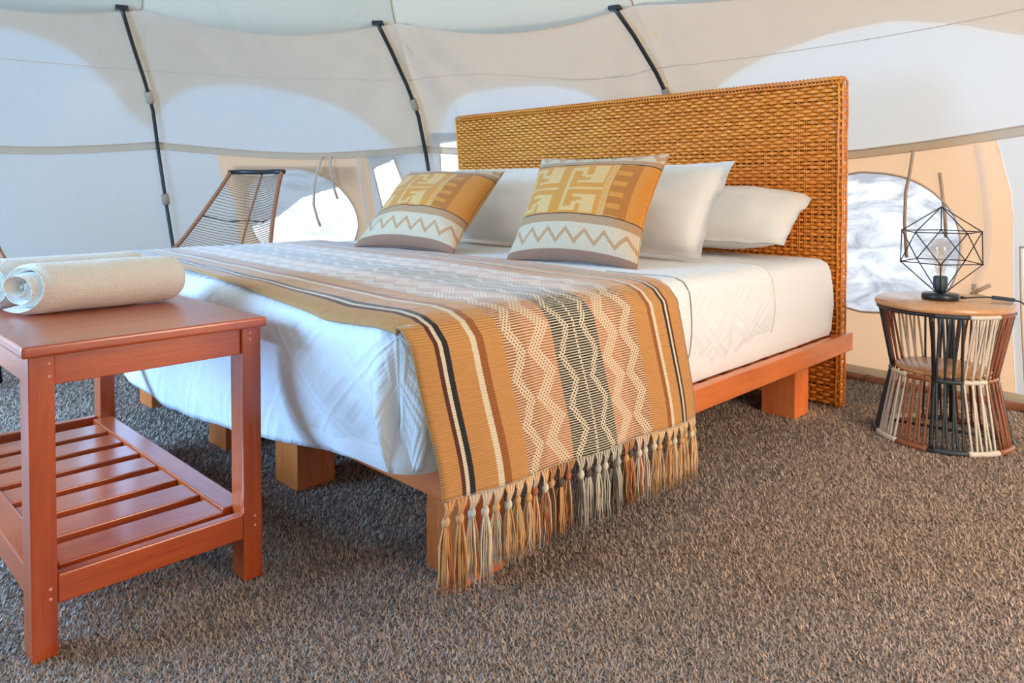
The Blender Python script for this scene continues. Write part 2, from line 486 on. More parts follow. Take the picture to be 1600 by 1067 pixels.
def patch(outer, holes, off, step=.085, fold=True):
    """a patch of tent cloth in (angle, height), with holes cut clean"""
    pts = []; edges = []
    def ring(P):
        b = len(pts); n = 0
        Q = []
        for i in range(len(P)):
            x1, y1 = P[i]; x2, y2 = P[(i + 1) % len(P)]
            L = math.hypot((x2 - x1) * SX, y2 - y1); m = max(1, int(L / step))
            for k in range(m): Q.append((x1 + (x2 - x1) * k / m, y1 + (y2 - y1) * k / m))
        for q in Q: pts.append(q)
        for i in range(len(Q)): edges.append((b + i, b + (i + 1) % len(Q)))
        return Q
    O = ring(outer); H = [ring(h) for h in holes]
    xs = [p[0] for p in O]; ys = [p[1] for p in O]
    x = min(xs) + step / SX
    while x < max(xs):
        y = min(ys) + step
        while y < max(ys):
            if inpoly(x, y, O) and not any(inpoly(x, y, h) for h in H): 
                if all(math.hypot((q[0] - x) * SX, q[1] - y) > step * .45 for R in [O] + H for q in R): pts.append((x, y))
            y += step
        x += step / SX
    r = delaunay_2d_cdt([Vector((p[0] * SX, p[1])) for p in pts], edges, [], 0, 1e-6)
    V = [(v[0] / SX, v[1]) for v in r[0]]; F = []
    for f in r[2]:
        cx = sum(V[i][0] for i in f) / len(f); cy = sum(V[i][1] for i in f) / len(f)
        if inpoly(cx, cy, O) and not any(inpoly(cx, cy, h) for h in H): F.append(tuple(f))
    used = sorted({i for f in F for i in f}); mp = {a: b for b, a in enumerate(used)}
    mb = MB(); mb.add([tent(V[i][0], V[i][1], off, fold) for i in used], [tuple(mp[i] for i in f) for f in F])
    return mb

def band_low(i, t):
    if i == 2: return float(np.interp(t, [0, .2, .376, .52, .68, .85, 1], [1.16, 1.09, 1.078, 1.108, 1.15, 1.19, 1.22]))
    return 1.128 + .045 * (2 * t - 1) ** 2 + .004 * math.sin(t * 9)
WIN1 = smooth_loop([(-19.9, .88), (-18.6, 1.0), (-15.7, 1.053), (-12.8, 1.045), (-10.0, .97), (-8.4, .863), (-7.7, .74), (-8.1, .62), (-9.8, .5), (-14, .42), (-18.2, .5), (-20, .66)])
WIN2 = [(-5.0, 1.068), (-2.3, 1.133), (-1.3, .906), (-1.6, .60), (-4.2, .60), (-4.6, .80)]
WIN3 = [(3.7, 1.24), (9, 1.27), (9, .55), (3.1, .55), (3.2, 1.03)]
WIN4 = smooth_loop([(50.4, 1.0), (52.8, 1.004), (55.0, .984), (56.7, .942), (58.0, .88), (58.9, .80), (59.3, .70), (59.1, .58), (58.5, .483), (57.3, .40), (55.2, .345), (52.3, .318), (49.5, .319), (45.5, .40), (43.2, .66), (45.5, .92)])
WIN5 = [(63.7, .673), (76, .70), (76, .05), (63.9, .05), (63.6, .36)]
SIDE = {0: 'back', 1: 'back', 2: 'right', 3: 'right', 4: 'right', 5: 'front', 6: 'front', 7: 'front', 8: 'front', 9: 'left', 10: 'left', 11: 'left'}
walls = {s: empty('wall_' + s, (-.5, 1.8, 0), 0, None, None, None, 'structure') for s in ('back', 'right', 'front', 'left')}
def wpart(mb, name, mat, parent, **k):
    L = parent.location
    mb.v = [(p[0] - L[0], p[1] - L[1], p[2] - L[2]) for p in mb.v]
    return mb.build(name, mat, parent, **k)
CURT1 = [(-22.6, 1.14), (-22.5, 1.03), (-21.3, .815), (-21.8, .5), (-22.2, .02), (-5.4, .02), (-5.5, .733), (-5.4, 1.15), (-8, 1.14), (-16, 1.13)]
CURT4 = [(37, .02), (37, 1.15), (42, 1.115), (50.7, 1.10), (57.6, 1.13), (62.4, 1.17), (62.9, 1.16), (63.3, .911), (63.0, .633), (62.8, .30), (63.1, .02)]
HOLES = {0: [CURT1, WIN2], 1: [WIN3], 2: [CURT4, WIN5]}
# invented openings left and right, out of view, added along with the fill lamps
for i, (a, b) in enumerate(BAYS):
    W = walls[SIDE[i]]
    holes = HOLES.get(i, [])
    if i in (4, 10):
        holes = [[(a + 4, .02), (a + 4, 1.2), (a + 9, 1.6), (b - 9, 1.6), (b - 4, 1.2), (b - 4, .02)]]
    wpart(patch([(a, 0.0), (b, 0.0), (b, ZE), (a, ZE)], holes, 0.0, .085 if i in (0, 1, 2, 3, 11, 10) else .17), 'canvas_panel', M['canvas'], W)
    # hem band, a strip of doubled canvas with two seams, hanging free at its lower edge
    def bz(t, i=i): return band_low(i, t)
    g = MB()
    g.grid(lambda u, v: tent(a + (b - a) * u, bz(u) + .038 - .042 * v, -.010 - .012 * v, True), 30, 2)
    wpart(g, 'hem_band', M['band'], W)
    s = MB()
    s.tube([tent(a + (b - a) * k / 30, bz(k / 30) + .038, -.013) for k in range(31)], .0035, 5)
    s.tube([tent(a + (b - a) * k / 30, bz(k / 30) - .002, -.024) for k in range(31)], .003, 5)
    wpart(s, 'hem_seam', M['strap'], W)
    if i in (0, 1, 2, 10, 11):
        s = MB()
        zz = lambda t: 1.62 + (.03 * math.sin(t * 2 * PI) if i == 1 else 0)
        s.tube([tent(a + (b - a) * k / 24, zz(k / 24), -.004) for k in range(25)], .0022, 4)
        wpart(s, 'seam', M['strap'], W)
    # skirt of the wall lying on the carpet
    g = MB(); g.grid(lambda u, v: tent(a + (b - a) * u, .05 - .045 * min(1, v * 1.4), -.01 - .06 * v * v * (1 + .4 * math.sin(u * 17 + i)), False), 30, 4)
    wpart(g, 'skirt', M['band'], W)

# roof and fly
roof = empty('ceiling', (-.78, 1.8, ZE), 0, None, None, None, 'structure')
for i, (a, b) in enumerate(BAYS):
    def rf(u, v):
        p = tent(a + (b - a) * u, ZE, 0.0, False)
        c = Vector((-.78, 1.8, 3.15))
        q = p.lerp(c, v); q.z = ZE + 1.23 * (v ** .8) - .05 * math.sin(PI * u) * (1 - v) ** 2 - .012 * math.sin(PI * u) ** .5
        q.z += -.03 * math.sin(PI * u) * max(0, 1 - v * 8)
        return q
    g = MB(); g.grid(rf, 16, 14)
    wpart(g, 'roof_canvas', M['roof'], roof)
    s = MB(); s.tube([rf(0, k / 12) - Vector((0, 0, .006)) for k in range(10)], .004, 5)
    wpart(s, 'roof_seam', M['strap'], roof)
    s = MB(); s.tube([tent(a + (b - a) * k / 20, ZE - .006 - .06 * math.sin(PI * k / 20), -.012 ) for k in range(21)], .004, 5)
    wpart(s, 'eave_seam', M['strap'], roof)
HEM = {0: [(0, 1.33), (.03, 1.41), (.09, 1.52), (.22, 1.577), (.38, 1.583), (.57, 1.535), (.71, 1.45), (.8, 1.35), (.86, 1.225), (1, 1.15)],
       1: [(0, 1.15), (.05, 1.2), (.09, 1.41), (.15, 1.505), (.25, 1.567), (.41, 1.59), (.55, 1.59), (.67, 1.544), (.74, 1.476), (.85, 1.3), (1, 1.2)],
       2: [(0, 1.22), (.045, 1.37), (.125, 1.51), (.19, 1.577), (.26, 1.625), (.41, 1.68), (.54, 1.685), (.65, 1.62), (.74, 1.535), (.87, 1.4), (1, 1.2)],
       11: [(0, 1.6), (.53, 1.78), (.69, 1.735), (.78, 1.65), (.84, 1.57), (.91, 1.40), (.98, 1.30), (1, 1.28)]}
for i, (a, b) in enumerate(BAYS):
    H = HEM.get(i, [(0, 1.2), (.2, 1.5), (.5, 1.6), (.8, 1.5), (1, 1.2)])
    hx = np.array([p[0] for p in H]); hz = np.array([p[1] for p in H])
    def hem(u):
        return float(np.mean([np.interp(u + d, hx, hz) for d in (-.03, -.015, 0, .015, .03)]))
    g = MB(); g.grid(lambda u, v: tent(a + (b - a) * u, 1.93 + (hem(u) - 1.93) * v, .022, True), 60, 14)
    wpart(g, 'fly_canvas', M['fly'], roof)

# poles with their sleeves and the black eave brackets
for i, p in enumerate(POLES):
    if i not in (0, 1, 2, 3, 11): continue
    def pp(z, off=-.035):
        tw = float(np.interp(z, [0, 1.4, 1.57, 1.8, 1.92], [0, 0, -.5, -1.6, -2.3]))
        return tent(p + tw, z, off, False)
    base = pp(0.0)
    lab = {0: 'black curved tent pole beside the string-backed chair, left of the bed', 1: 'black curved tent pole just left of the wicker headboard',
           2: 'black curved tent pole rising from behind the top of the wicker headboard', 3: 'black curved tent pole right of the corded side table, past the edge of the photo', 11: 'black curved tent pole behind the leftmost string chair, past the edge of the photo'}[i]
    t = empty('tent_pole', base, 0, lab, 'pole', 'curved poles of the tent')
    def rel(v): return v - base
    zs = [k * 1.905 / 30 for k in range(31)]
    m = MB(); m.tube([rel(pp(z)) for z in zs], .0125 if i else .011, 8); part('rod', m, M['pole'], t)
    for z0 in (.30, .83, 1.44):
        m = MB()
        m.tube([rel(pp(z0 + d, -.028)) for d in (0, .02, .045, .065)], [.021, .0225, .0225, .021], 10)
        part('sleeve', m, M['band'], t)
    m = MB(); q = rel(pp(1.905))
    a0 = math.radians(p)
    d = Vector((math.cos(a0), -math.sin(a0), 0)); n_ = Vector((math.sin(a0), math.cos(a0), 0))
    pts = [q + d * x + n_ * y + Vector((0, 0, z)) for z in (-.008, .014) for x, y in ((-.030, -.024), (.030, -.024), (.034, .02), (-.034, .02))]
    m.add(pts, [(0, 1, 2, 3), (4, 5, 6, 7), (0, 1, 5, 4), (1, 2, 6, 5), (2, 3, 7, 6), (3, 0, 4, 7)])
    part('eave_bracket', m, M['black'], t, smooth=False)

# windows
def window(idx, outline, a0, a1, curtain_outer, straps, sheer, flap):
    c = tent((a0 + a1) / 2, 0, 0, False)
    w = empty('window_%d' % idx, (c.x, c.y, 0), 0, None, None, None, 'structure')
    if curtain_outer:
        wpart(patch(curtain_outer, [outline], -.003, .05), 'curtain_panel', M['curtain'], w)
    m = MB(); m.tube([tent(x, z, -.02) for x, z in outline], .0055, 6, closed=True)
    wpart(m, 'window_trim', M['strap'], w)
    off = .004
    mb = patch(outline, [], off, .06)
    wpart(mb, 'pane', M['pane_cloudy' if idx == 4 else 'pane'], w)
    for s in straps:
        m = MB(); P = [tent(x, z, o) for x, z, o in s]
        vs = []; fs = []
        for k, q in enumerate(P):
            a = math.radians(s[k][0]); d = Vector((math.cos(a), -math.sin(a), 0)) * .008
            vs += [q - d, q + d]
        for k in range(len(P) - 1): fs.append((2 * k, 2 * k + 1, 2 * k + 3, 2 * k + 2))
        m.add(vs, fs); o = wpart(m, 'tie_strap', M['strap'], w)
        sm = o.modifiers.new('solid', 'SOLIDIFY'); sm.thickness = .002
    for s in sheer:
        m = MB(); vs = []; fs = []
        for k, (x0, x1, z) in enumerate(s): vs += [tent(x0, z, -.024), tent((x0 + x1) / 2, z, -.034), tent(x1, z, -.024)]
        for k in range(len(s) - 1):
            fs += [(3 * k, 3 * k + 1, 3 * k + 4, 3 * k + 3), (3 * k + 1, 3 * k + 2, 3 * k + 5, 3 * k + 4)]
        m.add(vs, fs); wpart(m, 'zip_flap', M['sheer'], w)
    if flap:
        g = MB(); n = len(flap) - 1
        def ff(u, v):
            k = u * n; j = min(n - 1, int(k)); f = k - j
            x = flap[j][0] * (1 - f) + flap[j + 1][0] * f; z = flap[j][1] * (1 - f) + flap[j + 1][1] * f
            z += .006 * noise.noise(Vector((x * 1.7, idx, 0)))
            zt = {1: 1.075, 2: 1.17, 3: 1.30, 4: 1.03}[idx]
            return tent(x, z + (zt - z) * v, .012 + .07 * (1 - v), False)
        g.grid(ff, 40, 4); wpart(g, 'rain_flap', M['canvas'], w)
    return w
window(1, WIN1, -20, -7.7, CURT1,
       [[(-10.7, 1.14, -.03), (-11.5, 1.05, -.05), (-12.2, .948, -.06), (-12.6, .82, -.06), (-12.4, .73, -.06), (-12.2, .68, -.06)],
        [(-9.8, 1.14, -.03), (-10.0, 1.05, -.04), (-9.9, .92, -.045), (-9.7, .86, -.045)]],
       [[(-6.9, -6.2, 1.14), (-6.9, -6.2, .9), (-6.8, -6.2, .69), (-6.8, -6.2, .3)]],
       [(-21, .66), (-17, .74), (-15.2, .813), (-14, .864), (-11.7, .906), (-8.9, .949), (-7, .97)])
window(2, WIN2, -5, -1.3, None, [], [], [(-5.6, 1.04), (-4.6, 1.075), (-3, 1.11), (-1.8, 1.15), (-.5, 1.17)])
window(3, WIN3, 3, 9, None, [], [], [(2.6, 1.21), (3.6, 1.232), (5.2, 1.243), (7, 1.257), (10, 1.26)])
w4 = window(4, WIN4, 43, 59, CURT4,
       [[(56.5, 1.11, -.03), (56.0, 1.0, -.04), (55.5, .91, -.05), (55.1, .76, -.05), (55.15, .597, -.05)], [(58.3, 1.0, -.02), (58.2, .8, -.02), (58.2, .7, -.02)]],
       [[(61.3, 61.9, 1.12), (61.3, 61.9, .911), (61.2, 61.8, .74), (60.9, 61.5, .60), (60.0, 60.7, .50), (59.3, 60.1, .36)]],
       None)
m = MB()
for a, b in (((61.6, .50, -.04), (60.4, .46, -.05)), ((61.5, .44, -.04), (60.2, .455, -.055)), ((60.5, .50, -.05), (60.4, .40, -.05))):
    m.tube([tent(*a), tent(*b)], .009, 8)
m.build('toggle', M['band'], w4, loc=None)
m_ = [o for o in w4.children if o.name.startswith('toggle')][0]; m_.location = -w4.location
window(5, WIN5, 63, 76, None, [], [], None)

# carpet and the pale ground outside
def disc(name, r0, z, mat, n=96, th=.02, bumpy=False):
    m = MB()
    def fn(u, v):
        a = 2 * PI * u
        rr = r0(math.degrees(a)) * v
        return (-.5 + rr * math.sin(a), 1.8 + rr * math.cos(a), z)
    m.grid(fn, n, 30, closeu=True)
    return m.build(name, mat, smooth=True)
floor = tag(disc('floor', lambda d: (tent(d, 0, .05, False) - Vector((-.5, 1.8, 0))).length, 0.0, M['carpet']), kind='structure')
def pile():
    NB = 640000
    r = np.sqrt(rng.random(NB)); y = .35 + (rng.random(NB) ** 1.55) * 4.5
    x = (rng.random(NB) * 2 - 1) * (y * .74 + .15)
    k = ((x + .5) ** 2 + (y - 1.8) ** 2 < 2.86 ** 2); x, y = x[k], y[k]; NB = len(x)
    sc = 1 + .22 * y
    L = (.0060 + .0042 * rng.random(NB)) * sc; az = rng.random(NB) * 2 * PI; tilt = .5 + .75 * rng.random(NB)
    w = (.0013 + .0007 * rng.random(NB)) * sc
    dx, dy = np.cos(az), np.sin(az)
    V = np.zeros((NB, 3, 3), dtype=np.float32)
    V[:, 0] = np.stack([x - dy * w, y + dx * w, np.full(NB, -.001)], -1)
    V[:, 1] = np.stack([x + dy * w, y - dx * w, np.full(NB, -.001)], -1)
    V[:, 2] = np.stack([x + dx * L * np.sin(tilt), y + dy * L * np.sin(tilt), L * np.cos(tilt)], -1)
    me = bpy.data.meshes.new('carpet_pile'); me.vertices.add(NB * 3); me.loops.add(NB * 3); me.polygons.add(NB)
    me.vertices.foreach_set('co', V.ravel()); me.loops.foreach_set('vertex_index', np.arange(NB * 3, dtype=np.int32))
    me.polygons.foreach_set('loop_start', np.arange(0, NB * 3, 3, dtype=np.int32)); me.polygons.foreach_set('loop_total', np.full(NB, 3, dtype=np.int32))
    me.update(calc_edges=True); me.materials.append(M['pile'])
    o = bpy.data.objects.new('carpet_pile', me); COL.objects.link(o); o.parent = floor; o['kind'] = 'stuff'
pile()
gm = MB(); gm.add([(-60, -60, -.03), (60, -60, -.03), (60, 60, -.03), (-60, 60, -.03)], [(0, 1, 2, 3)])
tag(gm.build('ground', M['ground'], smooth=False), kind='structure')
m = MB()
def edge(u, v):
    p = tent(40 + 34 * u, 0, -.075 + .012 * noise.noise(Vector((u * 30, 2, 0))), False); a = 2 * PI * v
    r = .022 + .010 * noise.noise(Vector((u * 44, v * 6, 1)))
    return (p.x + r * 1.5 * math.cos(a) * .7, p.y + r * 1.5 * math.cos(a) * .7, max(.001, .006 + r * math.sin(a)))
m.grid(edge, 120, 10, closev=True)
tag(m.build('trim_1', M['carpet_edge']), kind='structure')

# ------------------------------------------------------------------ platform bed (local frame: x = length, y = width)
TH = .7888
O = Vector((-.1178, 1.6832, 0))
BW = 2.27
bed = empty('platform_bed', O, TH, 'low orange wood platform bed with chunky block legs under the white mattress', 'bed')
Z0, Z1 = .2435, .318
box('side_rail', (-.09, -.10, Z0), (2.112, -.068, Z1), M['bed_x'], bed, .004)
box('side_rail', (-.09, BW - .032, Z0), (2.112, BW, Z1), M['bed_x'], bed, .004)
box('foot_rail', (-.0905, -.067, Z0), (-.058, BW - .033, Z1 - .001), M['bed_y'], bed, .004)
box('head_rail', (2.005, -.067, Z0), (2.035, BW - .033, Z1 - .003), M['bed_y'], bed, .003)
for k in range(14):
    x = -.02 + k * .145
    box('slat', (x, -.067, Z1 - .022), (x + .09, BW - .033, Z1 - .004), M['bed_y'], bed, .002, 1)
for x in (0.008, 1.766):
    for y in (-.004, .76, 1.26, 1.973):
        box('leg', (x, y, 0), (x + .13, y + .141, Z0 - .001), M['bed_z'], bed, .004)

# mattress / coverlet shaping: cloth point -> position over a rounded box
def drape(a, b, R, top, rc, prof, hemfn):
    """a,b: plan position before draping; R = (l0,l1,w0,w1) edges; beyond the inset rect the cloth rolls over"""
    l0, l1, w0, w1 = R
    cx = min(max(a, l0 + rc), l1 - rc); cy = min(max(b, w0 + rc), w1 - rc)
    e = Vector((a - cx, b - cy)); d = e.length
    if d < 1e-6: return (a, b, top)
    n = e / d
    o, z = prof(d, n, cx, cy)
    return (cx + n.x * o, cy + n.y * o, z)
MR = (-.20, 2.045, -.06, 2.14)
def mat_prof(d, n, cx, cy):
    # d 0..1 spans: rounded shoulder then a bulging side down to the platform
    L = [(0, 0, .636), (.05, .048, .633), (.09, .075, .620), (.12, .088, .596), (.2, .098, .52), (.28, .100, .44), (.35, .098, .37), (.40, .094, .33), (.42, .085, .3195)]
    D = [p[0] for p in L]
    return float(np.interp(d, D, [p[1] for p in L])), float(np.interp(d, D, [p[2] for p in L]))
m = MB()
def ax(lo, hi, rc, ext, u, n_in):
    # mapping u 0..1 to a coordinate which runs from lo+rc-ext .. hi-rc+ext
    a0 = lo + rc - ext; a1 = hi - rc + ext
    return a0 + (a1 - a0) * u
def matt(u, v):
    a = ax(MR[0], MR[1], .09, .42, u, 0); b = ax(MR[2], MR[3], .09, .42, v, 0)
    cx = min(max(a, MR[0] + .09), MR[1] - .09); cy = min(max(b, MR[2] + .09), MR[3] - .09)
    ex, ey = a - cx, b - cy; mx = max(abs(ex), abs(ey)); d = math.hypot(ex, ey)
    if d > 1e-6: ex *= mx / d; ey *= mx / d
    x, y, z = drape(cx + ex, cy + ey, MR, .636, .09, mat_prof, None)
    w = .004 * noise.noise(Vector((x * 3, y * 3, z * 3))) * (1 if z < .6 else .6)
    if y < 0.0 and 1.3 < x and z < .6: y -= .004 * math.sin(x * 60 + z * 30) * max(0, 1 - abs(z - .42) / .15)
    return (x, y, z + w)
m.grid(matt, 80, 80, uv=lambda u, v: (u * 3, v * 3))
m.add([(MR[0] + .05, MR[2] + .05, .319), (MR[1] - .05, MR[2] + .05, .319), (MR[1] - .05, MR[3] - .05, .319), (MR[0] + .05, MR[3] - .05, .319)], [(0, 1, 2, 3)], [(0, 0)] * 4)
mat_o = m.build('mattress', M['sheet'], loc=O, rz=TH)
tag(mat_o, 'thick white-sheeted mattress on the platform bed, smooth at the headboard end', 'mattress')

# coverlet
CR = (-.235, 1.42, -.075, 2.17)
def cov_hem(n, cx, cy):
    # height of the lower edge by side
    zs = float(np.interp(cy, [-.1, .27, .5, .8, 1.28, 1.63, 1.85, 2.2], [.335, .300, .265, .222, .192, .214, .27, .36]))
    zr = float(np.interp(cx, [0, .6, 1.0, 1.3, 1.42], [.335, .333, .330, .345, .35]))
    wf = abs(n.x) ** 2
    return zs * wf + zr * (1 - wf)
def cov_prof(d, n, cx, cy):
    hz = cov_hem(n, cx, cy); s = min(1.0, max(0, (d - .12) / .36))
    if d < .12:
        D = [0, .04, .08, .12]; return float(np.interp(d, D, [0, .04, .073, .094])), float(np.interp(d, D, [.646, .645, .633, .606]))
    z = .606 + (hz - .606) * s
    bulge = .094 + .014 * math.sin(s * PI * .9) - (.03 * s ** 3 if abs(n.x) < .7 else (.058 * s ** 2.2))
    # soft pleats
    along = cx * 1.0 + cy * 1.0
    bulge += .006 * noise.noise(Vector((along * 7, n.x * 3, s * 1.5))) * s * 2
    if abs(n.x) < .3 and cy < .3:
        bulge += .006 * s * math.exp(-((cx - 1.12) / .13) ** 2) * math.sin(cx * 75 + s * 2.5)
    if abs(n.x) > .25 and abs(n.x) < .97 and cy < .2:      # folded corner under the runner
        bulge += .022 * s * math.sin(math.atan2(-n.y, -n.x) * 6)
    return bulge, z
def cov(u, v):
    l0, l1, w0, w1 = CR; rc = .10; ext = .48
    a = (l0 + rc - ext) + (l1 - (l0 + rc - ext)) * u; b = ax(w0, w1, rc, ext, v, 0)
    cx = max(a, l0 + rc); cy = min(max(b, w0 + rc), w1 - rc)
    ex, ey = a - cx, b - cy; mx = max(abs(ex), abs(ey)); d = math.hypot(ex, ey)
    if d > 1e-6: ex *= mx / d; ey *= mx / d
    d = math.hypot(ex, ey)
    if d < 1e-6: x, y, z = cx, cy, .646
    else:
        n = Vector((ex / d, ey / d)); o, z = cov_prof(d, n, cx, cy); x, y = cx + n.x * o, cy + n.y * o
    z += .004 * noise.noise(Vector((x * 4, y * 4, 0)))
    return (x, y, z)
def cuv(u, v): return (u * 2.13 * .55, v * 3.0 * .55)
m = MB(); m.grid(cov, 110, 150, uv=cuv)
cov_o = m.build('coverlet', M['coverlet'], loc=O, rz=TH)
sm = cov_o.modifiers.new('solid', 'SOLIDIFY'); sm.thickness = .005; sm.offset = 0
tag(cov_o, 'white coverlet with embossed diamond pattern draped over the foot of the bed', 'bedspread')

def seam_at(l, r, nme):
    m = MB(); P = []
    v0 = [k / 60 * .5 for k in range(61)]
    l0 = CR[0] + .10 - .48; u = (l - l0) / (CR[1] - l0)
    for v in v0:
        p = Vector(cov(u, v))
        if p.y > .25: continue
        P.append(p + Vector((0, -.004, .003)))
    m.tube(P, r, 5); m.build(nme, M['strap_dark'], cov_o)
M['strap_dark'] = simple('dark_seam_thread', (.34, .31, .29), .9)  # darker thread of the coverlet seam
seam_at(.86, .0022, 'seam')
# runner with tassels
run = empty('bed_runner', O, TH, 'golden tan woven bed runner with black and rust zigzag stripes and knotted tassels', 'blanket')
def run_path():
    P = []   # (w, z)
    for k in range(8): P.append((2.245 - .004 * math.sin(k), .33 + k * .036))
    P += [(2.23, .60), (2.20, .640), (2.15, .657)]
    n = 26
    for k in range(1, n): P.append((2.15 - k * (2.15 - .02) / n, .658))
    P += [(.02, .658), (-.035, .652), (-.075, .636), (-.103, .606), (-.114, .57), (-.121, .52), (-.126, .46), (-.130, .40), (-.134, .34), (-.137, .29), (-.139, .255)]
    return P
RP = run_path()
acc = [0]
for a, b in zip(RP, RP[1:]): acc.append(acc[-1] + math.hypot(a[0] - b[0], a[1] - b[1]))
LT = acc[-1]
def run_at(s):   # s arclength -> w,z
    return float(np.interp(s, acc, [p[0] for p in RP])), float(np.interp(s, acc, [p[1] for p in RP]))
def run_l(w, u, s=None):
    l0 = float(np.interp(w, [-.2, -.1, .19, .575, 1.13, 2.2], [-.19, -.215, -.235, -.20, -.15, -.06]))
    l1 = float(np.interp(w, [-.2, -.1, .3, .67, 1.04, 1.66, 2.2], [.765, .735, .765, .83, .845, .87, .90]))
    if w < -.11 and s is not None:
        k = (s - (LT - .35)) / .35; k = min(1, max(0, k)); k = k * k * (3 - 2 * k); l0 = -.2135 + .048 * k; l1 = .733 + .057 * k
    return l0 + (l1 - l0) * u
def run_pt(u, sv):
    s = sv * LT
    zlow = .045 * (1 - u) * 0
    w, z = run_at(s)
    x = run_l(w, u, s)
    # hang: left end shorter, wavy
    drop = max(0, (s - (LT - .40)) / .40)
    z += drop ** 2 * (.035 * (1 - u)) 
    y = w + drop * .007 * math.sin(u * 19 + 1) - .003
    z += .003 * noise.noise(Vector((x * 6, w * 5, 5.0))) if drop == 0 else 0
    # follows the rounded foot edge of the coverlet
    if w > -.05 and x < -.14: z -= ((-.14 - x) / .10) ** 2 * .034
    if w <= -.05 and x < -.12: y += ((-.12 - x) / .09) ** 2 * .012
    return (x, y, z)
m = MB(); m.grid(run_pt, 60, 220, uv=lambda u, v: (u, v * LT))
rc_ = m.build('woven_cloth', M['runner'], run)
sm = rc_.modifiers.new('solid', 'SOLIDIFY'); sm.thickness = .003; sm.offset = 1
fr_cols = {'gold': (.60, .33, .13), 'cream': (.66, .58, .44), 'rust': (.40, .13, .045), 'dark': (.10, .07, .05), 'grey': (.46, .44, .38)}
for k, c in fr_cols.items(): M['fr_' + k] = simple('fringe_' + k, c, .85, .25, 200, .2)
NTAS = 31
for k in range(NTAS):
    u = .012 + k / (NTAS - 1) * .976
    mixc = ('gold', 'gold', 'rust') if u < .07 else ('cream', 'gold', 'grey') if u < .15 else ('gold', 'gold', 'cream') if u < .25 else ('cream', 'gold', 'rust') if u < .33 else ('rust', 'gold', 'dark') if u < .42 else \
        ('grey', 'cream', 'dark') if u < .60 else ('rust', 'gold', 'dark') if u < .68 else ('cream', 'cream', 'rust') if u < .76 else ('gold', 'gold', 'cream')
    mats = [M['fr_' + c] for c in mixc]
    b0 = Vector(run_pt(u, 1.0))
    kz = b0.z - .036 + random.uniform(-.004, .004); kx = b0.x - .006 + random.uniform(-.003, .003); ky = b0.y - .006 - (.006 if k % 2 else 0)
    m = MB()
    # twisted fringe from the hem down to the knot
    for j in range(9):
        uu = min(1, max(0, u + .008 + (j - 3.5) * .0042)); p = Vector(run_pt(uu, 1.0))
        m.tube([p + Vector((0, 0, .004)), p.lerp(Vector((kx, ky, kz + .008)), .5) + Vector((.002, -.002, 0)), (kx + (j - 4) * .0009, ky, kz + .006)], .0020, 4, mi=j % 3)
    # hanging threads
    for j in range(26):
        aa = random.uniform(0, 2 * PI); rr = random.uniform(.2, 1) * .0175
        L = .122 + random.uniform(-.018, .014) + (.02 if u < .12 else 0)
        ex, ey = rr * math.cos(aa), rr * math.sin(aa) * .7
        wv = random.uniform(-.003, .003)
        m.tube([(kx + ex * .35, ky + ey * .35, kz - .006), (kx + ex * .9 + wv, ky + ey * .9, kz - L * .35), (kx + ex * 1.05 - wv, ky + ey, kz - L * .7), (kx + ex * 1.2 + wv * 2, ky + ey * 1.1, kz - L)], [.0016, .0017, .0016, .0009], 4, mi=random.randrange(3))
    t = m.build('tassel', mats, run)
    m = MB()
    m.grid(lambda a, b: (kx + .0088 * math.sin(PI * b) * math.cos(2 * PI * a), ky + .0088 * math.sin(PI * b) * math.sin(2 * PI * a), kz + .0105 * math.cos(PI * b) + .002 * math.cos(2 * PI * a)), 12, 8, closeu=True)
    m.build('knot', [mats[k % 3]], t)

# ------------------------------------------------------------------ headboard (frame: x = length, y = width)
HX, HW0, HH = 2.052, -.066, 1.385
hb = empty('headboard', O + Vector((math.cos(TH) * HX, math.sin(TH) * HX, 0)), TH, 'tall woven honey-coloured wicker headboard standing at the head of the bed', 'headboard')
NSC, NR = 80, 84
SP = 2.44 / NSC; RH = (HH - .03) / NR
DEP = .045
# path across the front then round both ends; s in stake units
nseg = 5
front = np.arange(0, NSC * nseg + 1) / nseg
xs_, ws_ = [], []          # nominal position along x (depth, + = away) and width fraction
side_n = 2 * nseg
path = []
for k in range(side_n, 0, -1): path.append((DEP * k / side_n, 0.0, -k / nseg, 1))
for s in front: path.append((0.0, s / NSC, s, 0))
for k in range(1, side_n + 1): path.append((DEP * k / side_n, 1.0, NSC + k / nseg, 2))
path = np.array(path)
sec = np.array([(-.5, 0.0), (-.28, -.0023), (.28, -.0023), (.5, 0.0), (0, .0018)])     # (height, depth)
P = len(path); Q = len(sec)
V = np.zeros((NR, P, Q, 3))
for r in range(NR):
    z0 = .008 + RH * (r + .5)
    ph = path[:, 2] + r
    rndr = rng.normal(0, .0007); hgt = RH * (.93 + rng.normal(0, .05))
    dz = .0012 * np.sin(path[:, 2] * .37 + r) + rng.normal(0, .0004, P)
    wv = -.0046 * np.cos(ph * PI) + rng.normal(0, .0006, P)
    W1 = 2.245 + .13 * (z0 / HH)
    for q in range(Q):
        z = z0 + sec[q, 0] * hgt + dz + rndr
        dep = wv + sec[q, 1] * (1.0)
        f = path[:, 3] == 0
        x = np.where(f, dep, path[:, 0])
        y = HW0 + (W1 - HW0) * path[:, 1]
        y = np.where(path[:, 3] == 1, y + dep, y); y = np.where(path[:, 3] == 2, y - dep, y)
        V[r, :, q, 0] = x; V[r, :, q, 1] = y; V[r, :, q, 2] = z
idx = np.arange(NR * P * Q).reshape(NR, P, Q)
F = []
for q in range(Q):
    q2 = (q + 1) % Q
    F.append(np.stack([idx[:, :-1, q], idx[:, 1:, q], idx[:, 1:, q2], idx[:, :-1, q2]], -1).reshape(-1, 4))
F = np.concatenate(F)
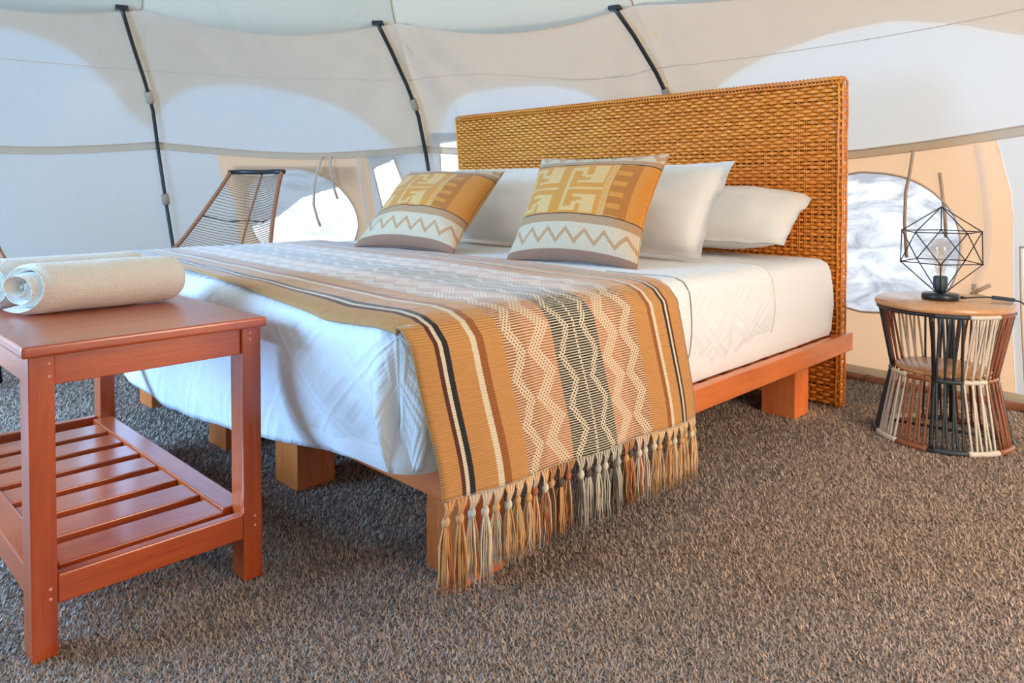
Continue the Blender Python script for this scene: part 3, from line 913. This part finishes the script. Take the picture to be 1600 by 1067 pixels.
me = bpy.data.meshes.new('wicker_weave')
me.from_pydata(V.reshape(-1, 3).tolist(), [], F.tolist()); me.materials.append(M['wicker'])
me.polygons.foreach_set('use_smooth', [True] * len(me.polygons))
o = bpy.data.objects.new('wicker_weave', me); COL.objects.link(o); o.parent = hb; o['kind'] = 'stuff'
m = MB()
for s in range(NSC + 1):
    f = s / NSC
    for dd in (-.0035, .0035):
        m.tube([(0, HW0 + (2.245 - HW0) * f + dd, .0), (0, HW0 + (2.375 - HW0) * f + dd, HH - .02)], .0028, 4)
o = m.build('stakes', M['wicker'], hb); o['kind'] = 'stuff'
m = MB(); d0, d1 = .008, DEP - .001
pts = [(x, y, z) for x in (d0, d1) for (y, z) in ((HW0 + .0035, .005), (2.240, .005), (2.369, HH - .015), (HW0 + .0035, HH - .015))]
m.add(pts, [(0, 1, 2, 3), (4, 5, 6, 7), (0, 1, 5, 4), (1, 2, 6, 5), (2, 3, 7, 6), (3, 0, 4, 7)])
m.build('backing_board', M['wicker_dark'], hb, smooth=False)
m = MB()
# rim: two canes along the top and a wrapped strand zigzagging over them
yA, yB = HW0 - .004, 2.38
for xx, zz, r in ((-.007, HH - .017, .0055), (-.006, HH - .001, .0065), (.012, HH + .004, .0065), (.032, HH + .004, .0065), (DEP, HH - .002, .006)):
    m.tube([(xx, yA + (yB - yA) * k / 40, zz + .0015 * math.sin(k * 1.3)) for k in range(41)], r, 6)
n = 140
for k in range(n):
    y = yA + (yB - yA) * k / n; dy = (yB - yA) / n
    m.tube([(-.012, y, HH - .024), (-.015, y + dy * .3, HH - .005), (.005, y + dy * .7, HH + .011), (.03, y + dy * 1.1, HH + .012), (DEP + .005, y + dy * 1.5, HH)], .0038, 4, sq=.7)
m.build('rim', M['wicker'], hb)
for xx, yy in ((-.008, HW0 + .008), (-.002, HW0 - .007), (DEP, HW0 - .006)):
    m = MB(); m.tube([(xx, yy + .0012 * math.sin(k), .003 + k * (HH - .01) / 40) for k in range(41)], .0048, 6); m.build('corner_cane', M['wicker'], hb)
for xx in (-.004, DEP):
    m = MB(); m.tube([(xx, 2.250 + .131 * k / 40, .003 + k * (HH - .01) / 40) for k in range(41)], .006, 6); m.build('corner_cane', M['wicker'], hb)
m = MB()   # loose ends of cane
for k in range(14):
    z = random.choice([.03, .05, .62, .64, .9, 1.2, .4, 1.0]) + random.uniform(-.02, .02)
    p0 = Vector((random.uniform(0, .03), HW0, z))
    m.tube([p0, p0 + Vector((-.01, -.012, .004)), p0 + Vector((random.uniform(-.03, 0), -.022, random.uniform(-.01, .012)))], .0013, 4)
m.build('loose_canes', M['wicker'], hb)['kind'] = 'stuff'

# ------------------------------------------------------------------ pillows
def pillow(name, W, H, T, mat, BL, BR, TL, pinch=.07, flange=0.0, seed=0, sag=.0, ear=0.0, label='', cat='pillow', group=None, puff=.55, nu=36):
    BL, BR, TL = Vector(BL), Vector(BR), Vector(TL)
    ux = (BR - BL).normalized(); uy = (TL - BL); uy = (uy - ux * uy.dot(ux)).normalized(); uz = ux.cross(uy)
    c = (BL + BR) / 2 + uy * (H / 2)
    m = MB()
    def fn(sgn):
        def g(u, v):
            a, b = 2 * u - 1, 2 * v - 1
            # finer sampling at edges
            a = math.sin(a * PI / 2); b = math.sin(b * PI / 2)
            x = W / 2 * a * (1 - pinch * (1 - b * b) ** 1.0); y = H / 2 * b * (1 - pinch * (1 - a * a))
            fl = 1 - flange
            ia = min(1, abs(a) / fl); ib = min(1, abs(b) / fl)
            t = T / 2 * ((1 - ia ** 2.4) * (1 - ib ** 2.4)) ** puff if ia < 1 and ib < 1 else 0
            w = .012 * noise.noise(Vector((a * 1.8 + seed, b * 1.8, sgn))) + .006 * noise.noise(Vector((a * 5 + seed, b * 5, sgn)))
            t += w * (1 - ia ** 4) * (1 - ib ** 4) * (1 if sgn > 0 else .5); t = max(t, .0)
            z = sgn * (t + .0008)
            edge = max(ia, ib)
            y -= sag * (1 - b) * .5 * a * a * 0
            if flange: z += .012 * noise.noise(Vector((a * 3 + seed, b * 3, 9))) * max(0, (max(abs(a), abs(b)) - fl) / flange)
            z += ear * (abs(a) * abs(b)) ** 4
            return c + ux * x + uy * y + uz * z
        return g
    m.grid(fn(1), nu, nu, uv=lambda u, v: ((1 + math.sin((2 * u - 1) * PI / 2)) / 2, (1 + math.sin((2 * v - 1) * PI / 2)) / 2))
    m.grid(fn(-1), nu, nu, uv=lambda u, v: ((1 + math.sin((2 * u - 1) * PI / 2)) / 2, (1 + math.sin((2 * v - 1) * PI / 2)) / 2))
    base = Vector((c.x, c.y, min(p[2] for p in m.v)))
    m.v = [tuple(Vector(p) - base) for p in m.v]
    o = m.build(name, mat, loc=base)
    bm = bmesh.new(); bm.from_mesh(o.data); bmesh.ops.remove_doubles(bm, verts=bm.verts, dist=.0012); bmesh.ops.recalc_face_normals(bm, faces=bm.faces); bm.to_mesh(o.data); bm.free()
    return tag(o, label, cat, group)
def BP(l, w, z): return O + Vector((l * math.cos(TH) - w * math.sin(TH), l * math.sin(TH) + w * math.cos(TH), z))
pillow('throw_pillow', .58, .475, .20, M['throw_a'], (-.008, 2.86, .642), (.4085, 2.526, .642), (.149, 3.014, 1.015), .10, seed=1, label='golden meander-patterned throw pillow nearest the camera, right of the pair', group='patterned throw pillows on the bed')
pillow('throw_pillow', .58, .51, .20, M['throw_b'], (-.70, 3.35, .66), (-.264, 3.05, .655), (-.496, 3.646, 1.0), .10, seed=5, label='golden meander-patterned throw pillow leaning farther back, left of the pair', group='patterned throw pillows on the bed')
pillow('pillow', .74, .43, .20, M['pillowcase'], BP(1.36, .90, .665), BP(1.30, .14, .665), BP(1.56, .90, .99), .05, .09, seed=11, label='upright white pillow with a flat border behind the nearer patterned throw pillow', group='white bed pillows')
pillow('pillow', .84, .46, .21, M['pillowcase'], BP(1.34, 1.87, .665), BP(1.34, 1.04, .665), BP(1.60, 1.87, 1.02), .06, .05, seed=23, label='upright white pillow between the two patterned throw pillows', group='white bed pillows')
pillow('pillow', .72, .42, .22, M['pillowcase'], BP(1.68, .74, .70), BP(1.72, .03, .70), BP(1.97, .74, .86), .05, .05, seed=31, label='low white pillow slumped against the headboard at the right end of the row', group='white bed pillows')

# ------------------------------------------------------------------ luggage bench
bo = Vector((-.9266, 1.4055, 0)); bt = .7943
bn = empty('luggage_bench', bo, bt, 'reddish-orange wooden bench with slatted lower shelf at the foot of the bed', 'bench')
box('tabletop', (-.014, -.022, .600), (.478, 1.115, .623), M['bench_x'], bn, .006, 3)
LX, LY = .046, .062
for x in (0, .427):
    for y in (0, 1.035):
        box('leg', (x, y, 0), (x + LX, y + LY, .5995), M['bench_z'], bn, .003)
box('apron', (LX + .0005, .008, .537), (.4265, .028, .5995), M['bench_x'], bn, .002)
box('apron', (LX + .0005, 1.07, .537), (.4265, 1.09, .5995), M['bench_x'], bn, .002)
box('apron', (.008, LY + .0005, .537), (.028, 1.0345, .5995), M['bench_y'], bn, .002)
box('apron', (.445, LY + .0005, .537), (.465, 1.0345, .5995), M['bench_y'], bn, .002)
box('stretcher', (LX + .0005, 0.0, .104), (.4265, .024, .162), M['bench_x'], bn, .003)
box('stretcher', (LX + .0005, 1.07, .104), (.4265, 1.094, .162), M['bench_x'], bn, .003)
box('shelf_rail', (.008, LY + .0005, .104), (.060, 1.0345, .164), M['bench_y'], bn, .003)
box('shelf_rail', (.405, LY + .0005, .104), (.462, 1.0345, .164), M['bench_y'], bn, .003)
for k in range(7):
    y = .056 + k * .139
    box('slat', (.0605, y, .138), (.4045, y + .100, .158), M['bench_x'], bn, .003)
def plug(x, y, z, ax):
    m = MB(); m.lathe([(0, .0012), (.0028, .0010), (.0032, 0)], 10)
    if ax == 'y': m.v = [(x + p[0], y - p[2], z + p[1]) for p in m.v]
    else: m.v = [(x - p[2], y + p[0], z + p[1]) for p in m.v]
    m.build('screw_plug', M['screw'], bn)
for z in (.592, .567): plug(.036, 0, z - .01, 'y')
for z in (.585, .570): plug(.447, 0, z, 'y')
for z in (.138, .118): plug(.033, 0, z, 'y')
for z in (.150, .128): plug(.455, 0, z, 'y')

# ------------------------------------------------------------------ towels
def towel(cx, cy, R, L, label, seed, rot=bt):
    m = MB(); turns = 2.9; th = .0176; N = 150
    def spiral(t):   # t 0 centre .. 1 outer; angle & radius
        a = turns * 2 * PI * t
        r = .006 + (R - .006) * t ** .85
        return a, r
    def fn(side):
        def g(u, v):
            a, r = spiral(u)
            gap = .0012
            rr = r - (th if side else 0) + .0025 * noise.noise(Vector((a * .7, v * 3 + seed, seed)))
            if side: rr = max(.002, rr)
            # the near end layers step in and out, the far end is rounded shut
            x = L * v
            if v < .04: rr += (-.004 if not side else .004) * (1 - v / .04); x += .010 * math.sin(a * .5 + seed) * (1 - v / .04) - .012 * (1 - u) * 0
            dome = max(0, (v - .80) / .20); rr *= math.sqrt(max(0.0004, 1 - (dome * .985) ** 3.2))
            sq = 1 - .05 * u
            rr -= .0035 * max(0, 1 - v / .06) ** 2 * (1 if not side else -1)
            ang = a - .42
            y = rr * math.cos(ang) * (1 + .04 * u); z = rr * math.sin(ang) * sq
            floor = -R * .93
            z = max(z, floor + .0008 * math.sin(a * 3))
            x -= y * .62 * max(0, 1 - v / .45)
            return (x - L / 2, y, z + R * .935)
        return g
    m.grid(fn(0), N, 32)
    m.grid(fn(1), N, 32)
    # cap between the two faces at the near end (rounded layer edge)
    def cap(u, v):
        p = Vector(fn(0)(u, 0)); q = Vector(fn(1)(u, 0)); c = p.lerp(q, v); c.x -= .006 * math.sin(PI * v); return c
    m.grid(cap, N, 4)
    m.grid(lambda u, v: Vector(fn(0)(1, u)).lerp(Vector(fn(1)(1, u)), v), 32, 2)
    loc = bo + Vector((cx * math.cos(bt) - cy * math.sin(bt), cx * math.sin(bt) + cy * math.cos(bt), .6235))
    o = m.build('rolled_towel', M['towel'], loc=loc, rz=rot)
    return tag(o, label, 'towel', 'rolled towels on the bench')
towel(.262, .395, .070, .375, 'cream rolled towel nearer the camera on the bench, its spiral end in full view', 1)
towel(.225, .548, .072, .375, 'cream rolled towel lying behind the front towel on the bench', 4)

# ------------------------------------------------------------------ bedside cord table
NC = Vector((1.604, 2.739, 0))
ns = empty('side_table', NC, math.radians(-121), 'hourglass side table of cream, brown and slate cords with round wooden top', 'table')
RB, RW, RT, ZW, ZT = .222, .170, .218, .245, .485
m = MB(); m.lathe([(0, .4885), (.222, .4885), (.229, .492), (.231, .500), (.229, .508), (.224, .5125), (0, .5125)], 72); m.build('tabletop', M['table_top'], ns)
m = MB(); m.lathe([(0, .250), (.150, .250), (.157, .254), (.157, .262), (.152, .266), (0, .266)], 64); m.build('shelf', M['table_top'], ns)
def ring(R, z, r, name='ring'):
    m = MB(); m.tube([(R * math.cos(2 * PI * k / 72), R * math.sin(2 * PI * k / 72), z) for k in range(72)], r, 8, closed=True); m.build(name, M['black'], ns)
ring(RB, .008, .008); ring(RW, ZW, .007); ring(RT, ZT - .003, .007)
# local angle 0 = towards the camera; positive = to the left seen from the camera after the turn
def radius(z): 
    return RB + (RW - RB) * (z / ZW) ** .85 if z < ZW else RW + (RT - RW) * ((z - ZW) / (ZT - ZW)) ** 1.0
Q0 = [-8, 82, 172, 262]
for q in Q0:
    a = math.radians(q); m = MB()
    m.tube([(radius(z) * math.cos(a), radius(z) * math.sin(a), max(.008, z - .001)) for z in [.008 + (ZT - .012) * k / 20 for k in range(21)]], .0072, 8)
    m.build('upright', M['black'], ns)
m = MB(); m.tube([(RB * math.cos(math.radians(82)), RB * math.sin(math.radians(82)), .03), (RB * math.cos(math.radians(262)), RB * math.sin(math.radians(262)), .03)], .006, 6); m.build('cross_bar', M['black'], ns)
seqs = {0: ['black', 'cream', 'brown'], 90: ['black', 'cream', 'brown']}
def cord(a0, z0, a1, z1, mat):
    m = MB(); P = []
    for k in range(9):
        t = k / 8; z = z0 + (z1 - z0) * t; a = math.radians(a0 + (a1 - a0) * t)
        r0, r1 = radius(z0) + .003, radius(z1) + .003
        r = r0 + (r1 - r0) * t
        P.append((r * math.cos(a), r * math.sin(a), z))
    m.tube(P, .0042, 6); m.build('cord', M['cord_' + mat], ns)
def wrap(R, z, a0, a1, mat, r=.0105):
    m = MB(); n = max(6, int((a1 - a0) / 2))
    m.tube([(R * math.cos(math.radians(a0 + (a1 - a0) * k / n)), R * math.sin(math.radians(a0 + (a1 - a0) * k / n)), z) for k in range(n + 1)], r, 8)
    m.build('ring_wrap', M['cord_' + mat], ns)
# sections: (start angle, end angle, colour, in the upper half too)
# the right of the picture is at negative... angles grow counter-clockwise seen from above
SECT = []
for qi, q in enumerate(Q0):
    # going clockwise from upright q (towards the picture's right when q faces the camera)
    order = ['black', 'cream', 'brown']
    SECT += [(q + 3, q + 28, order[0], qi), (q + 31, q + 58, order[1], qi), (q + 61, q + 86, order[2], qi)]
for a0, a1, c, qi in SECT:
    opening = (qi == 3)        # the quarter left of the front upright is open above, for reaching the shelf
    n = 6
    for k in range(n):
        a = a0 + (a1 - a0) * (k + .5) / n
        sk = (2.5 if k % 2 else -2.5)
        cord(a, .010, a + sk, ZW, c)
        if not opening: cord(a + sk, ZW, a - sk * .4, ZT - .004, c)
    wrap(RB, .0105, a0 - 1, a1 + 1, c); wrap(RW + .001, ZW, a0 - 1, a1 + 1, c, .009)
    if not opening: wrap(RT, ZT - .003, a0 - 1, a1 + 1, c, .009)

# ------------------------------------------------------------------ lamp
lp = empty('table_lamp', (1.598, 2.750, .5128), 0, 'small lamp with a faceted black wire cage round a clear bulb', 'lamp')
m = MB(); m.lathe([(0, 0), (.058, 0), (.062, .003), (.062, .019), (.059, .022), (.012, .0225), (.010, .03), (0, .03)], 48); m.build('base', M['black'], lp)
m = MB(); m.lathe([(0, .026), (.014, .026), (.021, .036), (.024, .042), (.024, .082), (.021, .086), (0, .086)], 32); m.build('socket', M['cord_black'], lp)
m = MB(); m.lathe([(.012, .080), (.014, .098), (.018, .115), (.028, .150), (.0355, .178), (.037, .192), (.033, .208), (.022, .221), (.008, .226), (0, .227)], 32); bulb = m.build('bulb', M['glass'], lp)
m = MB()
for k in range(4):
    a = k * PI / 2; m.tube([(.004 * math.cos(a), .004 * math.sin(a), .10), (.010 * math.cos(a), .010 * math.sin(a), .15), (.004 * math.cos(a + .5), .004 * math.sin(a + .5), .19)], .0008, 4)
m.lathe([(.004, .086), (.004, .11), (0, .125)], 8)
m.build('filament', M['brass'], bulb)
zu, zl, R_ = .765 - .5128, .652 - .5128, .138
dirc = math.atan2(2.75, 1.598)                 # away from the camera
U = [Vector((R_ * math.cos(dirc + 2 * PI * k / 5), R_ * math.sin(dirc + 2 * PI * k / 5), zu)) for k in range(5)]
Lw = [Vector((R_ * math.cos(dirc + PI / 5 + 2 * PI * k / 5), R_ * math.sin(dirc + PI / 5 + 2 * PI * k / 5), zl)) for k in range(5)]
top = Vector((0, 0, .857 - .5128)); bots = [Vector((.014 * math.cos(dirc + PI / 5 + 2 * PI * k / 5), .014 * math.sin(dirc + PI / 5 + 2 * PI * k / 5), .024)) for k in range(5)]
m = MB(); wr = .0021
for k in range(5):
    for a, b in ((U[k], U[(k + 1) % 5]), (Lw[k], Lw[(k + 1) % 5]), (U[k], Lw[k]), (U[(k + 1) % 5], Lw[k]), (top, U[k]), (bots[k], Lw[k])): m.tube([a, b], wr, 6)
    for c in (U[k], Lw[k]): m.grid(lambda a, b, c=c: (c.x + .0036 * math.sin(PI * b) * math.cos(2 * PI * a), c.y + .0036 * math.sin(PI * b) * math.sin(2 * PI * a), c.z + .0036 * math.cos(PI * b)), 6, 4, closeu=True)
m.build('wire_cage', M['black'], lp)
m = MB()
m.tube([(.058, -.030, .010), (.075, -.034, .009)], [.006, .004], 8)
m.tube([(.075, -.034, .009), (.11, -.038, .012), (.15, -.040, .013), (.166, -.043, .012)], .0028, 6)
m.tube([(.222, -.083, .007), (.235, -.098, .004), (.262, -.125, -.03), (.300, -.120, -.12), (.34, -.09, -.32), (.37, -.02, -.50), (.42, .05, -.509), (.50, .12, -.509)], .0028, 6)
m.build('cable', M['cable'], lp)
b = box('switch', (-.036, -.009, -.006), (.036, .009, .007), M['cord_black'], lp, .003)
b.location = (.194, -.062, .010); b.rotation_euler = (0, .06, math.radians(-36))

# ------------------------------------------------------------------ string lounge chairs
def chair(loc, rz, label, s=1.0):
    c = empty('string_chair', loc, rz, label, 'chair', 'string lounge chairs by the tent wall')
    railp = lambda sx: [(sx * .175, .25, 1.02), (sx * .195, .19, .93), (sx * .24, .09, .78), (sx * .285, .01, .66), (sx * .325, -.05, .57), (sx * .29, -.10, .48), (sx * .20, -.17, .42)]
    strut = [(0, .30, 1.005), (0, .25, .90), (0, .18, .75), (0, .12, .60), (0, .06, .45), (0, -.04, .36), (0, -.17, .385)]
    def sm(P, n=40):
        P = [Vector(p) for p in P]; out = []
        for k in range(n + 1):
            t = k / n * (len(P) - 1); i = min(len(P) - 2, int(t)); f = t - i
            a, b, c_, d = P[max(0, i - 1)], P[i], P[i + 1], P[min(len(P) - 1, i + 2)]
            out.append(.5 * ((2 * b) + (c_ - a) * f + (2 * a - 5 * b + 4 * c_ - d) * f * f + (3 * b - a - 3 * c_ + d) * f ** 3))
        return out
    for sx in (-1, 1):
        m = MB(); m.tube(sm(railp(sx)), .011, 8); m.build('side_rail', M['chair_rail'], c)
    m = MB(); m.tube(sm(strut), .0065, 6); m.build('centre_strut', M['chair_rail'], c)
    m = MB(); m.tube([(-.188, .252, 1.02), (-.1, .265, 1.022), (0, .295, 1.02), (.1, .265, 1.022), (.188, .252, 1.02)], .0135, 8); m.build('top_bar', M['black'], c)
    m = MB(); m.tube([(-.20, -.17, .42), (0, -.18, .385), (.20, -.17, .42)], .012, 8); m.build('front_bar', M['black'], c)
    for sx in (-1, 1):
        R = sm(railp(sx), 62); S_ = sm(strut, 62)
        m = MB()
        for k in range(1, 62):
            a, b = R[k], S_[min(62, k + 1)]; mid = a.lerp(b, .5) + Vector((0, .004, -.006))
            m.tube([a, mid, b], .0028, 4)
        o = m.build('cord_weave', M['chair_cord'], c); o['kind'] = 'stuff'
        m = MB(); m.tube([railp(sx)[2], Vector(railp(sx)[2]).lerp(Vector(strut[2]), .5) + Vector((0, .02, -.02)), strut[2]], .004, 5); m.build('cross_rod', M['black'], c)
    for sx in (-1, 1):
        m = MB(); m.tube([(sx * .19, -.17, .42), (sx * .21, -.20, .012)], .011, 8); m.build('leg', M['black'], c)
        m = MB(); m.tube([(sx * .30, .02, .60), (sx * .24, .16, .30), (sx * .26, .22, .012)], .011, 8); m.build('leg', M['black'], c)
    return c
chair((-1.52, 3.91, 0), math.radians(-20), 'string-backed lounge chair with black top bar, behind the foot corner of the bed')
chair((-2.54, 3.15, 0), math.radians(28), 'string lounge chair at the far left edge of the photo, only a rail showing')
